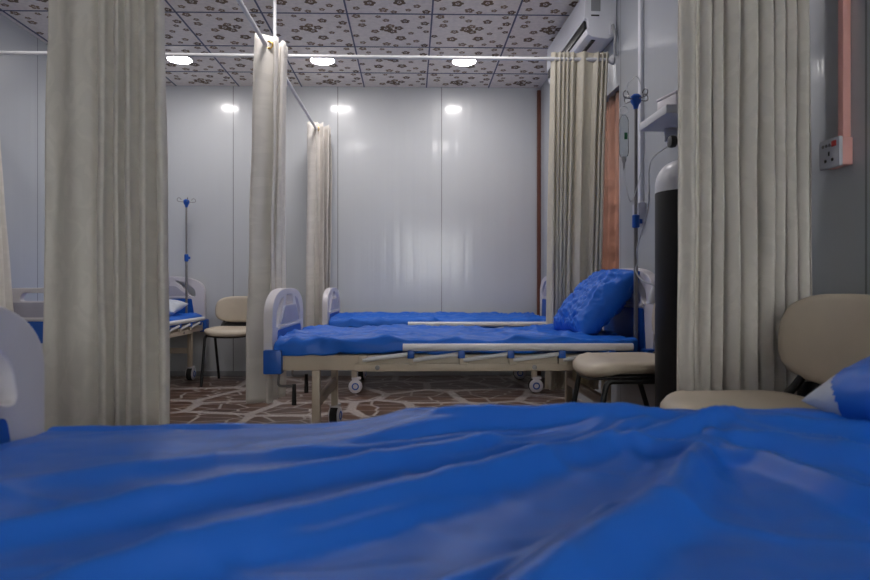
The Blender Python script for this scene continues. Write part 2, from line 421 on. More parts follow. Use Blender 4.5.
# ------------------------------------------------------------------ curtain rods and curtains
ZR = 2.31; ZX = 2.336; XY = -0.87; YN = 2.04
def yx(x): return 3.97 - (1.3 - x) * .011
YX = yx(1.3); YH = yx(XY)
t = thing('curtain_rod', 'white curtain rod crossing the room just under the ceiling lights', 'curtain rod', (0, YX, ZX), group='white curtain rods')
bm = BM(); tube(bm, [(XL + .004, yx(XL) - YX, 0), (xr(YX) - .004, 0, 0)], 0.0125, 14); obj('rod', bm, M['white_metal'], t)
bm = BM(); lathe(bm, [(0.02, 0), (0.032, -.004), (0.03, -.012), (0.018, -.03)], (xr(YX) - .002, 0, 0), 20, 'X'); obj('wall_flange', bm, M['white_metal'], t)
t = thing('curtain_rod', 'lengthwise grey rod running over the bed feet to the back wall', 'curtain rod', (XY, 0, ZR), group='white curtain rods')
bm = BM(); tube(bm, [(0, YF + .004, 0), (0, YB - .004, 0)], 0.0125, 14); obj('rod', bm, M['white_metal'], t)
bm = BM(); tube(bm, [(0, YH, 0.01), (0, YH, CEIL - ZR - .002)], 0.0115, 12); lathe(bm, [(0.04, CEIL - ZR - .002), (0.04, CEIL - ZR - .010), (0.014, CEIL - ZR - .024)], (0, YH, 0), 20); obj('ceiling_hanger', bm, M['white_metal'], t)
t = thing('curtain_rod', 'nearer white cross rod carrying the two large front curtains', 'curtain rod', (0, YN, ZX), group='white curtain rods')
bm = BM(); tube(bm, [(XL + .004, 0, 0), (xr(YN) - .004, 0, 0)], 0.0125, 14); obj('rod', bm, M['white_metal'], t)

def curtain(label, At, Bt, Ab, Bb, zt, zb, folds, amp_t, amp_b, m, seed, axis, ring_n=4, flat=0.0, sway=0.02, zrod=ZR, wob=0.35, cusp=0.0):
    rr = random.Random(seed); NU = int(folds * 18); NV = 56
    At, Bt, Ab, Bb = (Vector((p[0], p[1], 0)) for p in (At, Bt, Ab, Bb))
    tdir = (Bt - At).normalized(); nrm = Vector((-tdir.y, tdir.x, 0))
    bm = BM(); uvl = bm.loops.layers.uv.new('UVMap'); rows = []; ph0 = rr.random() * 0.4
    width = (Bt - At).length
    def ph(s):
        q = s
        if flat: q = max(0.0, (s - flat) / (1 - flat)) if s > flat else 0.0
        return 2 * PI * folds * (q + wob * 0.08 * math.sin(2 * PI * (1.3 * q + seed * .37))) + ph0
    for j in range(NV + 1):
        tt = j / NV; z = zt + (zb - zt) * tt; e = tt ** 0.8
        row = []
        for i in range(NU + 1):
            s = i / NU
            p = At.lerp(Bt, s).lerp(Ab.lerp(Bb, s), e)
            am = amp_t + (amp_b - amp_t) * e
            fl = 1.0
            if flat: fl = min(1.0, max(0.0, (s - flat * .9) / .06))
            local = 0.75 + 0.5 * noise.noise(Vector((s * 5 + seed * 3.1, tt * 0.9, seed)))
            f = ph(s) + 0.5 * noise.noise(Vector((s * 4, tt * 1.6, seed * 1.7))) * e
            off = am * local * (math.sin(f) + 0.22 * math.sin(2 * f + 1 + seed)) * fl
            if cusp: off = (1 - cusp) * off - cusp * am * local * fl * (2.2 * abs(math.sin(f / 2)) ** 0.8 - 1.2)
            tan = (1 - cusp) * am * 0.45 * math.sin(2 * f + .4) * fl
            off += 0.012 * noise.noise(Vector((s * 7, tt * 5, seed * 2.3))) * (0.3 + e) + sway * math.sin(tt * 2.4 + seed) * e
            if flat and s < flat: off += 0.02 * math.sin(s / flat * PI * 2.0 + .5) * (0.6 + e * .4) + 0.008 * noise.noise(Vector((s * 9, tt * 9, 3.3)))
            q = p + nrm * off + tdir * tan
            zz = z + (0.006 * noise.noise(Vector((s * 6, 0, seed))) if j in (0, NV) else 0)
            row.append(bm.verts.new((q.x, q.y, zz)))
        rows.append(row)
    for j in range(NV):
        for i in range(NU):
            f = bm.faces.new((rows[j][i], rows[j][i + 1], rows[j + 1][i + 1], rows[j + 1][i])); f.smooth = True
            for l, (a, b) in zip(f.loops, ((i, j), (i + 1, j), (i + 1, j + 1), (i, j + 1))):
                l[uvl].uv = (a / NU * folds * 0.16, (1 - b / NV) * (zt - zb))
    me = bpy.data.meshes.new('bed_curtain'); bm.to_mesh(me); bm.free(); me.materials.append(m)
    o = bpy.data.objects.new('bed_curtain', me); C.objects.link(o)
    md = o.modifiers.new('solid', 'SOLIDIFY'); md.thickness = 0.0022; md.offset = 0
    tag(o, label, 'curtain', 'cream hospital bed curtains')
    for k in range(ring_n):
        s = (k + 0.4) / ring_n
        p = At.lerp(Bt, s)
        b2 = BM(); torus(b2, (p.x, p.y, zrod), 0.021, 0.005, axis); obj('eyelet', b2, M['brass'], o)
    # stitched hem line
    return o

zl = ZR
curtain('long cream curtain bunched on the lengthwise rod at the second bed foot', (XY + .015, 3.67), (XY + .055, 3.90), (XY - .03, 3.63), (XY + .0, 3.91), zl + .055, 0.17, 3, 0.076, 0.088, M['curtain'], 3, 'Y', 3, zrod=zl, sway=.006)
curtain('short-looking cream curtain bunched against the far wall by the farthest bed', (XY + .0, 5.62), (XY + .05, 5.88), (XY - .01, 5.60), (XY + .05, 5.88), zl + .055, 0.17, 3, 0.098, 0.105, M['curtain'], 5, 'Y', 3, zrod=zl, sway=.006)
curtain('ivory curtain with tight pleats hanging in front of the window', (0.915, yx(.9)), (1.285, yx(1.28)), (0.885, yx(.9)), (1.205, yx(1.2)), ZX + .045, 0.20, 8, 0.022, 0.050, M['curtain_sun'], 2, 'X', 0, sway=.006, cusp=.3, wob=1.2)
curtain('wide cream curtain in front of the corner bed, half of it a flat panel', (-1.180, YN), (-.815, YN), (-1.215, YN), (-.785, YN), ZX + .045, 0.16, 5, 0.042, 0.046, M['curtain'], 4, 'X', 6, flat=.42, sway=.01, cusp=.75, zrod=ZX)
curtain('wide cream pleated curtain beside the wall socket, behind the nearest chair', (0.905, YN), (1.335, YN), (0.89, YN), (1.345, YN), ZX + .045, 0.16, 8, 0.050, 0.052, M['curtain'], 8, 'X', 8, sway=.006, flat=.14, cusp=.75, zrod=ZX)
curtain('cream curtain end gathered at the left wall, mostly out of frame', (-2.88, yx(-2.8)), (-2.66, yx(-2.6)), (-2.88, yx(-2.8)), (-2.50, yx(-2.5)), ZX + .045, 0.20, 6, 0.03, 0.045, M['curtain'], 6, 'X', 4, sway=.0, zrod=ZX)

# ------------------------------------------------------------------ beds
L_BED, W_BED = 1.97, 0.86
def board_outline(W, z0, zs, zt, n=40):
    """bottom corners, straight sides up to zs, arch up to zt"""
    pts = [(0, z0), (W, z0), (W, zs)]
    for k in range(1, n):
        a = PI * k / n
        c, s = math.cos(a), math.sin(a)
        u = W / 2 + W / 2 * math.copysign(abs(c) ** 0.72, c); v = zs + (zt - zs) * abs(s) ** 0.72
        pts.append((u, v))
    pts.append((0, zs)); return pts

def smooth_loop(pts, r=0.02):
    out = []; n = len(pts)
    for i in range(n):
        a, b, c = Vector(pts[i - 1]), Vector(pts[i]), Vector(pts[(i + 1) % n])
        u, v = a - b, c - b; q = min(r, u.length * .45, v.length * .45); p0 = b + u.normalized() * q; p1 = b + v.normalized() * q
        for k in range(5):
            t = k / 4; p = (1 - t) ** 2 * p0 + 2 * t * (1 - t) * b + t * t * p1; out.append((p.x, p.y))
    return out

def make_board(name, x0, zt, root):
    W = W_BED; zs = zt - 0.165; th = 0.045
    place = lambda u, v, t: Vector((x0 + t, u, v))
    outer = board_outline(W, 0.43, zs, zt)
    # handle hole and two side openings below the arch
    hole = smooth_loop([(W * .375, zt - .085), (W * .625, zt - .085), (W * .605, zt - .034), (W * .395, zt - .034)], .02)
    lft = smooth_loop([(W * .095, zt - .20), (W * .155, zt - .195), (W * .255, zt - .10), (W * .335, zt - .042), (W * .22, zt - .062), (W * .115, zt - .125)], .025)
    rgt = [(W - u, v) for u, v in lft][::-1]
    bm = BM(); prism(bm, [outer, hole, lft, rgt], 0, th, place)
    b = obj(name, bm, M['white_plastic'], root, 35, bevel=.008)
    bm = BM()
    for t0, t1 in ((-.006, .004), (th - .004, th + .006)):
        prism(bm, [smooth_loop([(W * .185, zt - .188), (W * .815, zt - .188), (W * .68, zt - .095), (W * .32, zt - .095)], .02)], t0, t1, place)
    obj('grip_panel', bm, M['lavender'], b, 35)
    bm = BM(); box(bm, x0 - .008, x0 + th + .008, W * .16, W * .84, zt - .212, zt - .194, .005); obj('ledge', bm, M['white_plastic'], b)
    bm = BM()
    for t0, t1 in ((-.005, .004), (th - .004, th + .005)):
        prism(bm, [smooth_loop([(W * .10, .50), (W * .90, .50), (W * .86, zt - .216), (W * .14, zt - .216)], .015)], t0, t1, place)
    obj('blue_inset', bm, M['blue_plastic'], b, 35)['label'] = 'blue inset panel'
    return b

def make_bed(label):
    L, W = L_BED, W_BED
    root = thing('hospital_bed', label, 'bed', group='white and blue hospital beds')
    make_board('footboard', 0.0, 0.855, root)
    make_board('headboard', L - .045, 0.965, root)
    for x0 in (0.005, L - .095):
        for y0 in (-.03, W - .03):
            bm = BM(); box(bm, x0, x0 + .09, y0, y0 + .06, .435, .552, .006); obj('corner_bumper', bm, M['blue_plastic'], root)['label'] = 'blue corner bumper'
    bm = BM()
    box(bm, .05, L - .05, .0, .035, .45, .525, .004); box(bm, .05, L - .05, W - .035, W, .45, .525, .004)
    for x in (.05, .5, 1.0, 1.45, L - .085): box(bm, x, x + .035, .035, W - .035, .46, .50, .003)
    box(bm, .08, L - .08, .04, W - .04, .50, .515)
    obj('frame', bm, M['beige_metal'], root)
    for x in (.25, L - .26):
        for y in (.06, W - .06):
            sw = math.radians(82) if (x < 1 and y > .5) else 0.0
            def obs(nm, bb, mm, par):
                bmesh.ops.rotate(bb, verts=bb.verts[:], cent=(x, y, 0), matrix=Matrix.Rotation(sw, 3, 'Z')); return obj(nm, bb, mm, par)
            bm = BM(); box(bm, x - .02, x + .02, y - .02, y + .02, .125, .452, .003); lg = obj('leg', bm, M['beige_metal'], root)
            c = BM(); lathe(c, [(.03, -.026), (.056, -.024), (.06, -.018), (.06, .018), (.056, .024), (.03, .026)], (x + .012, y, .0605), 28, 'Y'); cs = obs('caster', c, M['rubber'], lg)
            c = BM(); lathe(c, [(.012, -.034), (.046, -.0335), (.054, -.030), (.057, -.024)], (x + .012, y, .0605), 28, 'Y'); lathe(c, [(.057, .024), (.054, .030), (.046, .0335), (.012, .034)], (x + .012, y, .0605), 28, 'Y')
            box(c, x - .02, x + .055, y - .03, y + .03, .112, .132, .008)
            obs('caster_cover', c, M['white_plastic'], lg)
            for sg in (-1, 1): c = BM(); torus(c, (x + .012, y + sg * .0325, .0605), .024, .0055, 'Y'); obs('caster_ring', c, M['blue_plastic'], lg)
        bm = BM(); box(bm, x - .014, x + .014, .08, W - .08, .25, .30, .003); obj('crossbar', bm, M['beige_metal'], root)
    for y, sg in ((-.016, -1), (W + .016, 1)):
        bm = BM(); box(bm, .448, 1.517, y - .007, y + .007, .447, .486, .003)
        rl = obj('side_rail', bm, M['beige_metal'], root)
        bm = BM(); tube(bm, [(.684, y + sg * .008, .565), (1.814, y + sg * .008, .565)], .0185, 14); obj('top_bar', bm, M['white_metal'], rl)['label'] = 'white rounded top bar of the folded side rail'
        for px, cx in zip((.488, .734, .98, 1.224, 1.468), (.724, .97, 1.212, 1.463, 1.71)):
            bm = BM(); box(bm, px - .020, px + .020, y + sg * .010 - .009, y + sg * .010 + .009, .480, .528, .003); obj('hinge_plate', bm, M['cream'], rl)
            bm = BM(); box(bm, cx - .017, cx + .017, y + sg * .012 - .014, y + sg * .012 + .014, .512, .55, .003); obj('hinge_clip', bm, M['blue_plastic'], rl)
            bm = BM(); tube(bm, [(px, y + sg * .014, .503), (cx, y + sg * .014, .534)], .0105, 8); obj('folding_strut', bm, M['white_metal'], rl)
        for bx in (.56, 1.33): bm = BM(); lathe(bm, [(.005, -.004), (.012, -.003), (.012, .003), (.005, .004)], (bx, y + sg * .008, .466), 14, 'Y'); obj('bolt_head', bm, M['dark_chrome'], rl)
    for y in (.24, .62):
        bm = BM(); tube(bm, rnd([(.5, y, .44), (.03, y, .44), (.02, y, .335), (.105, y, .335)], .02), .007, 10)
        ck = obj('crank', bm, M['dark_chrome'], root)
        bm = BM(); tube(bm, [(.105, y, .345), (.105, y, .235)], [.010, .013], 12); obj('crank_handle', bm, M['black'], ck)
    bm = BM(); box(bm, .055, L - .13, .02, W - .02, .526, .582, .02, 3); obj('mattress', bm, M['mattress'], root)
    return root

# bed positions: (x, y, rotation)
B2 = (-.724, 3.03, 0); B3 = (-.709, 4.92, 0); B1 = (-.738, .32, 0); B4 = (-1.97, 3.985, 0)
bed = make_bed('white and blue bed with tall blue pillow, in the middle of the room'); bed.location = B2
dup(bed, B3, 0, 'farthest hospital bed, along the back wall behind the second bed')
dup(bed, B1, 0, 'nearest hospital bed, filling the foreground, only its footboard end showing')
dup(bed, B4, PI / 2, 'hospital bed in the far corner behind the wide left curtain')

def ridge(p, line, w, h):
    best = 1e9; n = len(line) - 1; at = 0
    for k, (a, b) in enumerate(zip(line, line[1:])):
        a = Vector(a); b = Vector(b); ab = b - a; t = max(0, min(1, (p - a).dot(ab) / ab.length_squared)); d = (p - a - ab * t).length
        if d < best: best = d; at = (k + t) / n
    return 1.75 * h * math.exp(-(best / (w * (1.5 - .6 * at))) ** 2) * min(1, 2.6 * (1 - at) + .15) * min(1, 3 * at + .5)

def make_sheet(name, label, loc, rz, seed, nx, ny, amp, lines=(), bumps=(), drop=0.075, top=0.601, x0=.05, x1=L_BED - .125, y0=.008, y1=W_BED - .008, edge=0.012):
    bm = BM(); g = []
    T = drop
    wx = (x1 - x0); wy = (y1 - y0)
    M4 = Matrix.Rotation(rz, 4, 'Z')
    def prof(v, lo, hi):      # unrolled coordinate -> position, depth below the top
        if v < lo: return lo - edge * (1 - math.exp(-(lo - v) / .02)), (lo - v)
        if v > hi: return hi + edge * (1 - math.exp(-(v - hi) / .02)), (v - hi)
        return v, 0.0
    for i in range(nx + 1):
        u = x0 - .04 + (wx + .08) * i / nx
        row = []
        for j in range(ny + 1):
            tj = j / ny
            v = y0 - T + (wy + 2 * T) * tj
            y, dy = prof(v, y0, y1); x, dx = prof(u, x0 + .015, x1 - .01)
            d = max(dy, min(dx, .05))
            n1 = noise.noise(Vector((u * 2.2 + seed, v * 5.0, seed * 1.3))); n2 = noise.noise(Vector((u * 5.5 + v * 4, v * 11 - u * 3, seed * 2.1))); n3 = noise.noise(Vector((u * 16, v * 22, seed)))
            rg = (1 - abs(noise.noise(Vector((u * 3.1 - v * 2.2 + seed, v * 6.5 + u * 1.1, seed * .7)))) * 2.2)
            z = top + amp * (0.50 * n1 + 0.38 * n2 + 0.28 * n3 + 0.75 * max(0, rg) ** 4)
            p = Vector((x + loc[0], y + loc[1])) if lines else Vector((u, v))
            if lines:
                zs = sorted((ridge(p, *q) for q in lines), reverse=True); z += zs[0] + .35 * zs[1]
                q = p - Vector((.52, 1.16)); rad = q.length; an = math.atan2(q.y, q.x)
                z += .0075 * noise.noise(Vector((an * 7.5, rad * 1.1, 4.2))) * min(1, rad * 3.2) + 0.0025 * noise.noise(Vector((an * 17, rad * 2.6, 7.7))) * min(1, rad * 2.2) + 0.0012 * noise.noise(Vector((p.x * 24, p.y * 30, .6)))
            for (cx, cy, rx, ry, h) in bumps: z += h * math.exp(-((p.x - cx) / rx) ** 2 - ((p.y - cy) / ry) ** 2)
            z = max(z, .588)
            if d > 0:
                k = min(1, d / .03); z = z - max(0, d - .006 * (1 - math.exp(-d / .01)))
                sgn = -1 if v < (y0 + y1) / 2 else 1
                if dy > 0: y += sgn * min(.012, .02 * k * max(0, 0.5 + .9 * noise.noise(Vector((u * 7, d * 14, seed + 9)))))
                z = max(z, top - T - .005 + .012 * noise.noise(Vector((u * 3, 2, seed))))
            row.append(bm.verts.new((x, y, z)))
        g.append(row)
    for i in range(nx):
        for j in range(ny):
            f = bm.faces.new((g[i][j], g[i + 1][j], g[i + 1][j + 1], g[i][j + 1])); f.smooth = True
    o = obj(name, bm, M['sheet'], None, 0, solid=.0)
    for p in o.data.polygons: p.use_smooth = True
    o.location = loc; o.rotation_euler = (0, 0, rz)
    md = o.modifiers.new('solid', 'SOLIDIFY'); md.thickness = .002; md.offset = 1
    return tag(o, label, 'bed sheet', 'blue bed sheets')

make_sheet('bed_sheet', 'blue sheet tucked over the middle bed that carries the tall pillow', B2, 0, 3.3, 220, 100, .026)
make_sheet('bed_sheet', 'blue sheet on the farthest bed along the back wall', B3, 0, 8.1, 180, 80, .030, (), [(.05, .45, .07, .3, .022)])
make_sheet('bed_sheet', 'blue sheet on the corner bed under the white pillow', B4, PI / 2, 5.7, 90, 60, .018)
# foreground sheet: tension folds running from the far right towards the near left
fl = [
    ([(-.50, .60), (.035, .905), (.25, 1.02)], .017, .018), ([(-.30, .52), (.03, .75), (.41, 1.07)], .020, .022), ([(.05, .46), (.30, .70), (.50, 1.02)], .024, .022),
    ([(.66, .50), (.53, .72), (.50, 1.0)], .020, .018), ([(-.55, .80), (-.1, 1.00), (.2, 1.10)], .022, .010), ([(1.0, .60), (.70, .84), (.54, 1.04)], .022, .018), ([(.35, .98), (.50, 1.06), (.62, 1.12)], .014, .012),
    ([(-.12, .42), (.15, .60), (.33, .80)], .014, .012), ([(1.1, .85), (.8, .98), (.6, 1.08)], .016, .012), ([(.05, 1.08), (.3, 1.11), (.5, 1.09)], .014, .012), ([(-.2, .95), (.0, .99), (.22, 1.07)], .010, .008), ([(.1, .93), (.25, .97), (.4, 1.06)], .009, .009),
    ([(.30, 1.00), (.46, .94), (.55, .82)], .012, .012), ([(.50, 1.02), (.62, .97), (.75, .88)], .012, .010), ([(-.05, .84), (.12, .92), (.34, 1.06)], .010, .008), ([(.18, .60), (.38, .82), (.50, 1.03)], .012, .010), ([(-.40, .48), (-.1, .62), (.12, .78)], .014, .010),
]
fb_ = [(0.03, 1.12, .12, .10, .034), (.38, 1.12, .26, .09, .034), (.85, 1.10, .30, .11, .034), (.75, .7, .12, .12, -.01)]
make_sheet('bed_sheet', 'rumpled blue sheet with long folds, filling the foreground', B1, 0, 1.9, 300, 150, .0055, fl, fb_, top=.595)

# ------------------------------------------------------------------ pillows
def make_pillow(label, loc, rot, a, b, t, seed, mats, wr, split=None, grp='bed pillows'):
    bm = BM(); n = 84; G = {}
    def P(u, v, s):
        e = (max(0, 1 - abs(u) ** 3.2) ** .5) * (max(0, 1 - abs(v) ** 3.2) ** .5)
        pin = 1 - .07 * (1 - u * u) * abs(v) ** 3; pin2 = 1 - .07 * (1 - v * v) * abs(u) ** 3
        x = a / 2 * u * pin2; y = b / 2 * v * pin
        w = noise.noise(Vector((u * 2.3 + seed, v * 2.3, s * 2))) * .5 + (1 - 2.4 * abs(noise.noise(Vector((u * 3.0 + v * 1.4, v * 4.0 - u * 1.2, seed + s))))) * .5 + .30 * (1 - 2.6 * abs(noise.noise(Vector((u * 6 + v * 3, v * 7.5 - u * 1.5, seed * 2)))))
        z = s * e * (t / 2) + wr * w * min(1, e * 1.5) * s
        return Vector((x, y, z))
    for s in (1, -1):
        for i in range(n + 1):
            for j in range(n + 1):
                edge = i in (0, n) or j in (0, n)
                if edge and s == -1: G[(s, i, j)] = G[(1, i, j)]
                else:
                    u = math.sin(PI / 2 * (2 * i / n - 1)) * .6 + .4 * (2 * i / n - 1); v = math.sin(PI / 2 * (2 * j / n - 1)) * .6 + .4 * (2 * j / n - 1)
                    G[(s, i, j)] = bm.verts.new(P(u, v, s))
        for i in range(n):
            for j in range(n):
                q = [G[(s, i, j)], G[(s, i + 1, j)], G[(s, i + 1, j + 1)], G[(s, i, j + 1)]]
                f = bm.faces.new(q if s == 1 else q[::-1]); f.smooth = True
                if split:
                    f.material_index = 1 if split(2 * i / n - 1, 2 * j / n - 1) else 0
    o = obj('pillow', bm, mats, None, 0)
    for p in o.data.polygons: p.use_smooth = True
    o.location = loc; o.rotation_euler = rot
    return tag(o, label, 'pillow', grp)
make_pillow('plump wrinkled blue pillow leaning up against the middle bed headboard', (1.03, 3.455, .772), (0, math.radians(-48), math.radians(3)), .46, .53, .17, 2.2, [M['sheet']], .030)
make_pillow('white pillow with a blue end on the nearest bed', (1.0, .89, .722), (math.radians(4), math.radians(-22), math.radians(6)), .50, .56, .17, 6.5, [M['pillow_white'], M['sheet']], .008, lambda u, v: u - 1.6 * v > -1.93)
make_pillow('small white pillow on the corner bed under the drip stand', (-2.36, 5.56, .672), (math.radians(10), 0, 0), .60, .36, .13, 9.5, [M['pillow_white']], .008)

# ------------------------------------------------------------------ chairs
def make_chair(label, loc, rz, sz):
    """armless visitor chair facing local -Y"""
    root = thing('visitor_chair', label, 'chair', loc, rz, 'cream visitor chairs with black legs'); root.scale = (1, 1, sz)
    def pad(name, place, thick, m, nu=36, shell=False, n=3.6):
        bm = BM(); ring = 40; prof = [(0.0, 1), (.35, 1), (.7, .98), (.86, .90), (.95, .68), (1.0, .25), (1.0, -.25), (.95, -.68), (.86, -.9), (.7, -.98), (.35, -1), (0, -1)]
        rows = []
        for r, h in prof:
            if r == 0: rows.append([bm.verts.new(place(0, 0, h * thick / 2))]); continue
            row = []
            for k in range(ring):
                a = 2 * PI * k / ring; c, s = math.cos(a), math.sin(a)
                u = math.copysign(abs(c) ** (2 / n), c) * r; v = math.copysign(abs(s) ** (2 / n), s) * r
                row.append(bm.verts.new(place(u, v, h * thick / 2)))
            rows.append(row)
        for A, B in zip(rows, rows[1:]):
            for k in range(ring):
                a0, a1 = A[k % len(A)], A[(k + 1) % len(A)]; b0, b1 = B[k % len(B)], B[(k + 1) % len(B)]
                vs = []
                for v in (a0, a1, b1, b0):
                    if v not in vs: vs.append(v)
                if len(vs) > 2: bm.faces.new(vs).smooth = True
        return obj(name, bm, m, root, 0 if not shell else 60)
    def seatp(u, v, h):    # v: -1 front, +1 back ; waterfall front, slightly dished
        z = .475 - .030 * max(0, -v - .45) ** 1.5 * 1.6 + .012 * u * u + .012 * max(0, v) ** 2
        return Vector((u * .225, v * .215, z + h * (1.25 if v < -.5 else 1.0)))
    o = pad('seat', seatp, .052, M['cream'])
    def shellp(u, v, h): p = seatp(u * .96, v * .95, 0); return Vector((p.x, p.y + .004, p.z - .033 + h + .022 * max(0, v) ** 4))
    pad('seat_shell', shellp, .018, M['black'])
    def backp(u, v, h):    # v: -1 bottom, +1 top
        z = .665 + v * .125; x = u * (.225 - .012 * max(0, v)); y = .235 + .055 * (z - .55) + .05 * -(u * u) * 1.0 + .0
        return Vector((x, y - h + .02, z))
    pad('backrest', backp, .042, M['cream'], n=3.2)
    def backs(u, v, h): p = backp(u * .97, v * .96 - .08, 0); return Vector((p.x, p.y + .026 - h, p.z))
    pad('back_shell', backs, .016, M['black'], n=3.2)
    def supp(u, v, h): p = backp(u * .80, -.98 + (v - 1) * .42, 0); return Vector((p.x, p.y + .018 - h, p.z))
    pad('back_support', supp, .014, M['black'], n=6)
    for sx in (-1, 1):
        bm = BM(); tube(bm, rnd([(sx * .205, -.235, .0), (sx * .20, -.15, .435), (sx * .20, .12, .435)], .03), .012, 10); obj('leg', bm, M['black'], root)
        bm = BM(); tube(bm, rnd([(sx * .205, .26, .0), (sx * .20, .12, .43), (sx * .16, .20, .50), (sx * .13, .272, .62), (sx * .13, .285, .69)], .05), .012, 10); obj('leg', bm, M['black'], root)
    bm = BM(); tube(bm, [(-.20, -.02, .435), (.20, -.02, .435)], .010, 8); tube(bm, [(-.20, .12, .435), (.20, .12, .435)], .010, 8); obj('seat_support', bm, M['black'], root)
    return root
ch = make_chair('cream visitor chair in front of the socket wall beside the nearest bed', (.95, 1.69, 0), -PI / 2, 1.065)
dup(ch, (.965, 2.745, 0), -PI / 2, 'cream visitor chair beside the middle bed, black gas cylinder in front of its back').scale = (1, 1, 1.075)
dup(ch, (-1.60, 5.56, 0), 0, 'cream visitor chair against the far wall beside the corner bed').scale = (1, 1, .98)

# ------------------------------------------------------------------ drip stands
def iv_pole(label, loc, z0, zc, zt, rz):
    r = thing('drip_stand', label, 'drip stand', loc, rz, 'steel drip stands with blue heads')
    bm = BM(); tube(bm, [(0, 0, z0), (0, 0, zc)], .011, 12); obj('lower_pole', bm, M['dark_chrome'], r)
    bm = BM(); tube(bm, [(0, 0, zc - .05), (0, 0, zt)], .0085, 12); obj('upper_pole', bm, M['dark_chrome'], r)
    bm = BM(); lathe(bm, [(.012, zc - .035), (.019, zc - .03), (.019, zc + .03), (.010, zc + .035)], seg=16); box(bm, .008, .034, -.008, .008, zc - .012, zc + .012, .003); obj('height_clamp', bm, M['blue_plastic'], r)
    bm = BM(); lathe(bm, [(.011, zt - .05), (.015, zt - .03), (.026, zt - .014), (.028, zt + .014), (.016, zt + .026)], seg=18)
    for k in range(4):
        a = k * PI / 2 + .3; box(bm, .016 * math.cos(a) - .009, .016 * math.cos(a) + .009, .016 * math.sin(a) - .009, .016 * math.sin(a) + .009, zt - .01, zt + .012, .003)
    hd = obj('hook_head', bm, M['blue_plastic'], r)
    for k in range(4):
        a = k * PI / 2 + .3; d = Vector((math.cos(a), math.sin(a), 0)); b = Vector((0, 0, zt))
        pts = [b + d * .02, b + d * .065]
        for q in range(1, 11):
            w = -PI / 2 + q * PI * 1.5 / 10; pts.append(b + d * (.065 + .018 * math.cos(w)) + Vector((0, 0, .018 + .018 * math.sin(w))))
        bm = BM(); tube(bm, pts, .0032, 6); obj('hook', bm, M['dark_chrome'], hd)
    return r
iv_pole('steel drip stand with blue head at the corner bed, nothing hanging from it', (-2.115, 5.835, 0), .52, 1.135, 1.66, .2)
PX, PY = 1.163, 3.16
iv_pole('steel drip stand holding an infusion bottle at the middle bed headboard', (PX, PY, 0), .52, 1.20, 1.83, .1)

# infusion bottle hanging from the hook nearest the window curtain
hb = Vector((PX - .066, PY - .01, 1.83))
t = thing('infusion_bottle', 'clear infusion bottle with green print hanging from the drip stand', 'infusion bottle', hb)
bm = BM(); lathe(bm, [(.010, -.085), (.020, -.10), (.024, -.115), (.024, -.28), (.020, -.295), (.012, -.302)], seg=24); obj('bottle_body', bm, M['clear'], t)
bm = BM(); torus(bm, (0, 0, -.06), .022, .0022, 'Y'); tube(bm, [(0, 0, -.038), (0, 0, .016)], .0012, 6); obj('hanger_loop', bm, M['tube'], t)
bm = BM(); lathe(bm, [(.013, -.300), (.013, -.318), (.006, -.33), (.004, -.37)], seg=16); obj('stopper', bm, M['ac_grey'], t)
bm = BM(); box(bm, -.006, .010, -.0265, -.0245, -.215, -.18, .001); obj('print', bm, M['green'], t)

# oxygen cylinder
TX, TY = 1.065, 2.36
t = thing('gas_cylinder', 'tall black gas cylinder with white shoulder beside the pleated curtain', 'gas cylinder', (TX, TY, 0))
bm = BM(); lathe(bm, [(.09, 0), (.108, .01), (.114, .03), (.114, 1.23)], seg=44); obj('body', bm, M['tank_black'], t)
pr = [(.1145, 1.225), (.1145, 1.25)] + [(.030 + .0845 * math.cos(a), 1.25 + .10 * math.sin(a)) for a in [k * PI / 2 / 10 for k in range(1, 10)]] + [(.030, 1.352), (.03, 1.375), (.022, 1.378)]
bm = BM(); lathe(bm, pr, seg=44); obj('shoulder', bm, M['tank_white'], t)
bm = BM(); lathe(bm, [(.02, 1.375), (.022, 1.40), (.016, 1.41), (.016, 1.44), (.01, 1.445)], seg=18); tube(bm, [(0, 0, 1.42), (-.045, -.01, 1.42)], .011, 10)
v = obj('valve', bm, M['dark_chrome'], t)
bm = BM(); lathe(bm, [(.008, -.072), (.022, -.070), (.024, -.06), (.022, -.048), (.010, -.045)], (0, -.01, 1.42), 20, 'X'); obj('handwheel', bm, M['black'], v)
bm = BM(); lathe(bm, [(.01, -.014), (.024, -.012), (.026, 0), (.024, .012), (.01, .014)], (.03, -.03, 1.40), 20, 'Y'); obj('pressure_gauge', bm, M['chrome'], v)

# oxygen tube with its mask, from the valve down over the headboard corner
t = thing('oxygen_tube', 'thin clear tube looping from the gas cylinder to the bed headboard', 'tube', (0, 0, 0))
pts = [(TX - .055, TY + .03, 1.415), (TX - .10, TY + .10, 1.36), (1.01, 2.60, 1.20), (1.06, 2.85, 1.06), (1.11, 3.0, 1.03), (1.135, 3.06, .985), (1.13, 3.07, .94), (1.15, 3.03, .89), (1.19, 3.0, .87), (1.20, 3.0, .855)]
def crom(p, n=8):
    p = [Vector(q) for q in p]; p = [p[0] * 2 - p[1]] + p + [p[-1] * 2 - p[-2]]; o = []
    for i in range(1, len(p) - 2):
        for k in range(n):
            s = k / n; a, b, c, d = p[i - 1:i + 3]; o.append(0.5 * ((2 * b) + (c - a) * s + (2 * a - 5 * b + 4 * c - d) * s * s + (3 * b - a - 3 * c + d) * s ** 3))
    o.append(p[-2]); return o
bm = BM(); tube(bm, crom(pts), .0038, 8); obj('tubing', bm, M['tube'], t)
bm = BM(); lathe(bm, [(.004, .03), (.012, .018), (.020, .0), (.026, -.03), (.024, -.05), (.012, -.055)], (1.185, 2.985, .83), 18); obj('mask', bm, M['tube'], t)
t = thing('infusion_line', 'thin white line looped over the hooks of the drip stand', 'tube', (0, 0, 0))
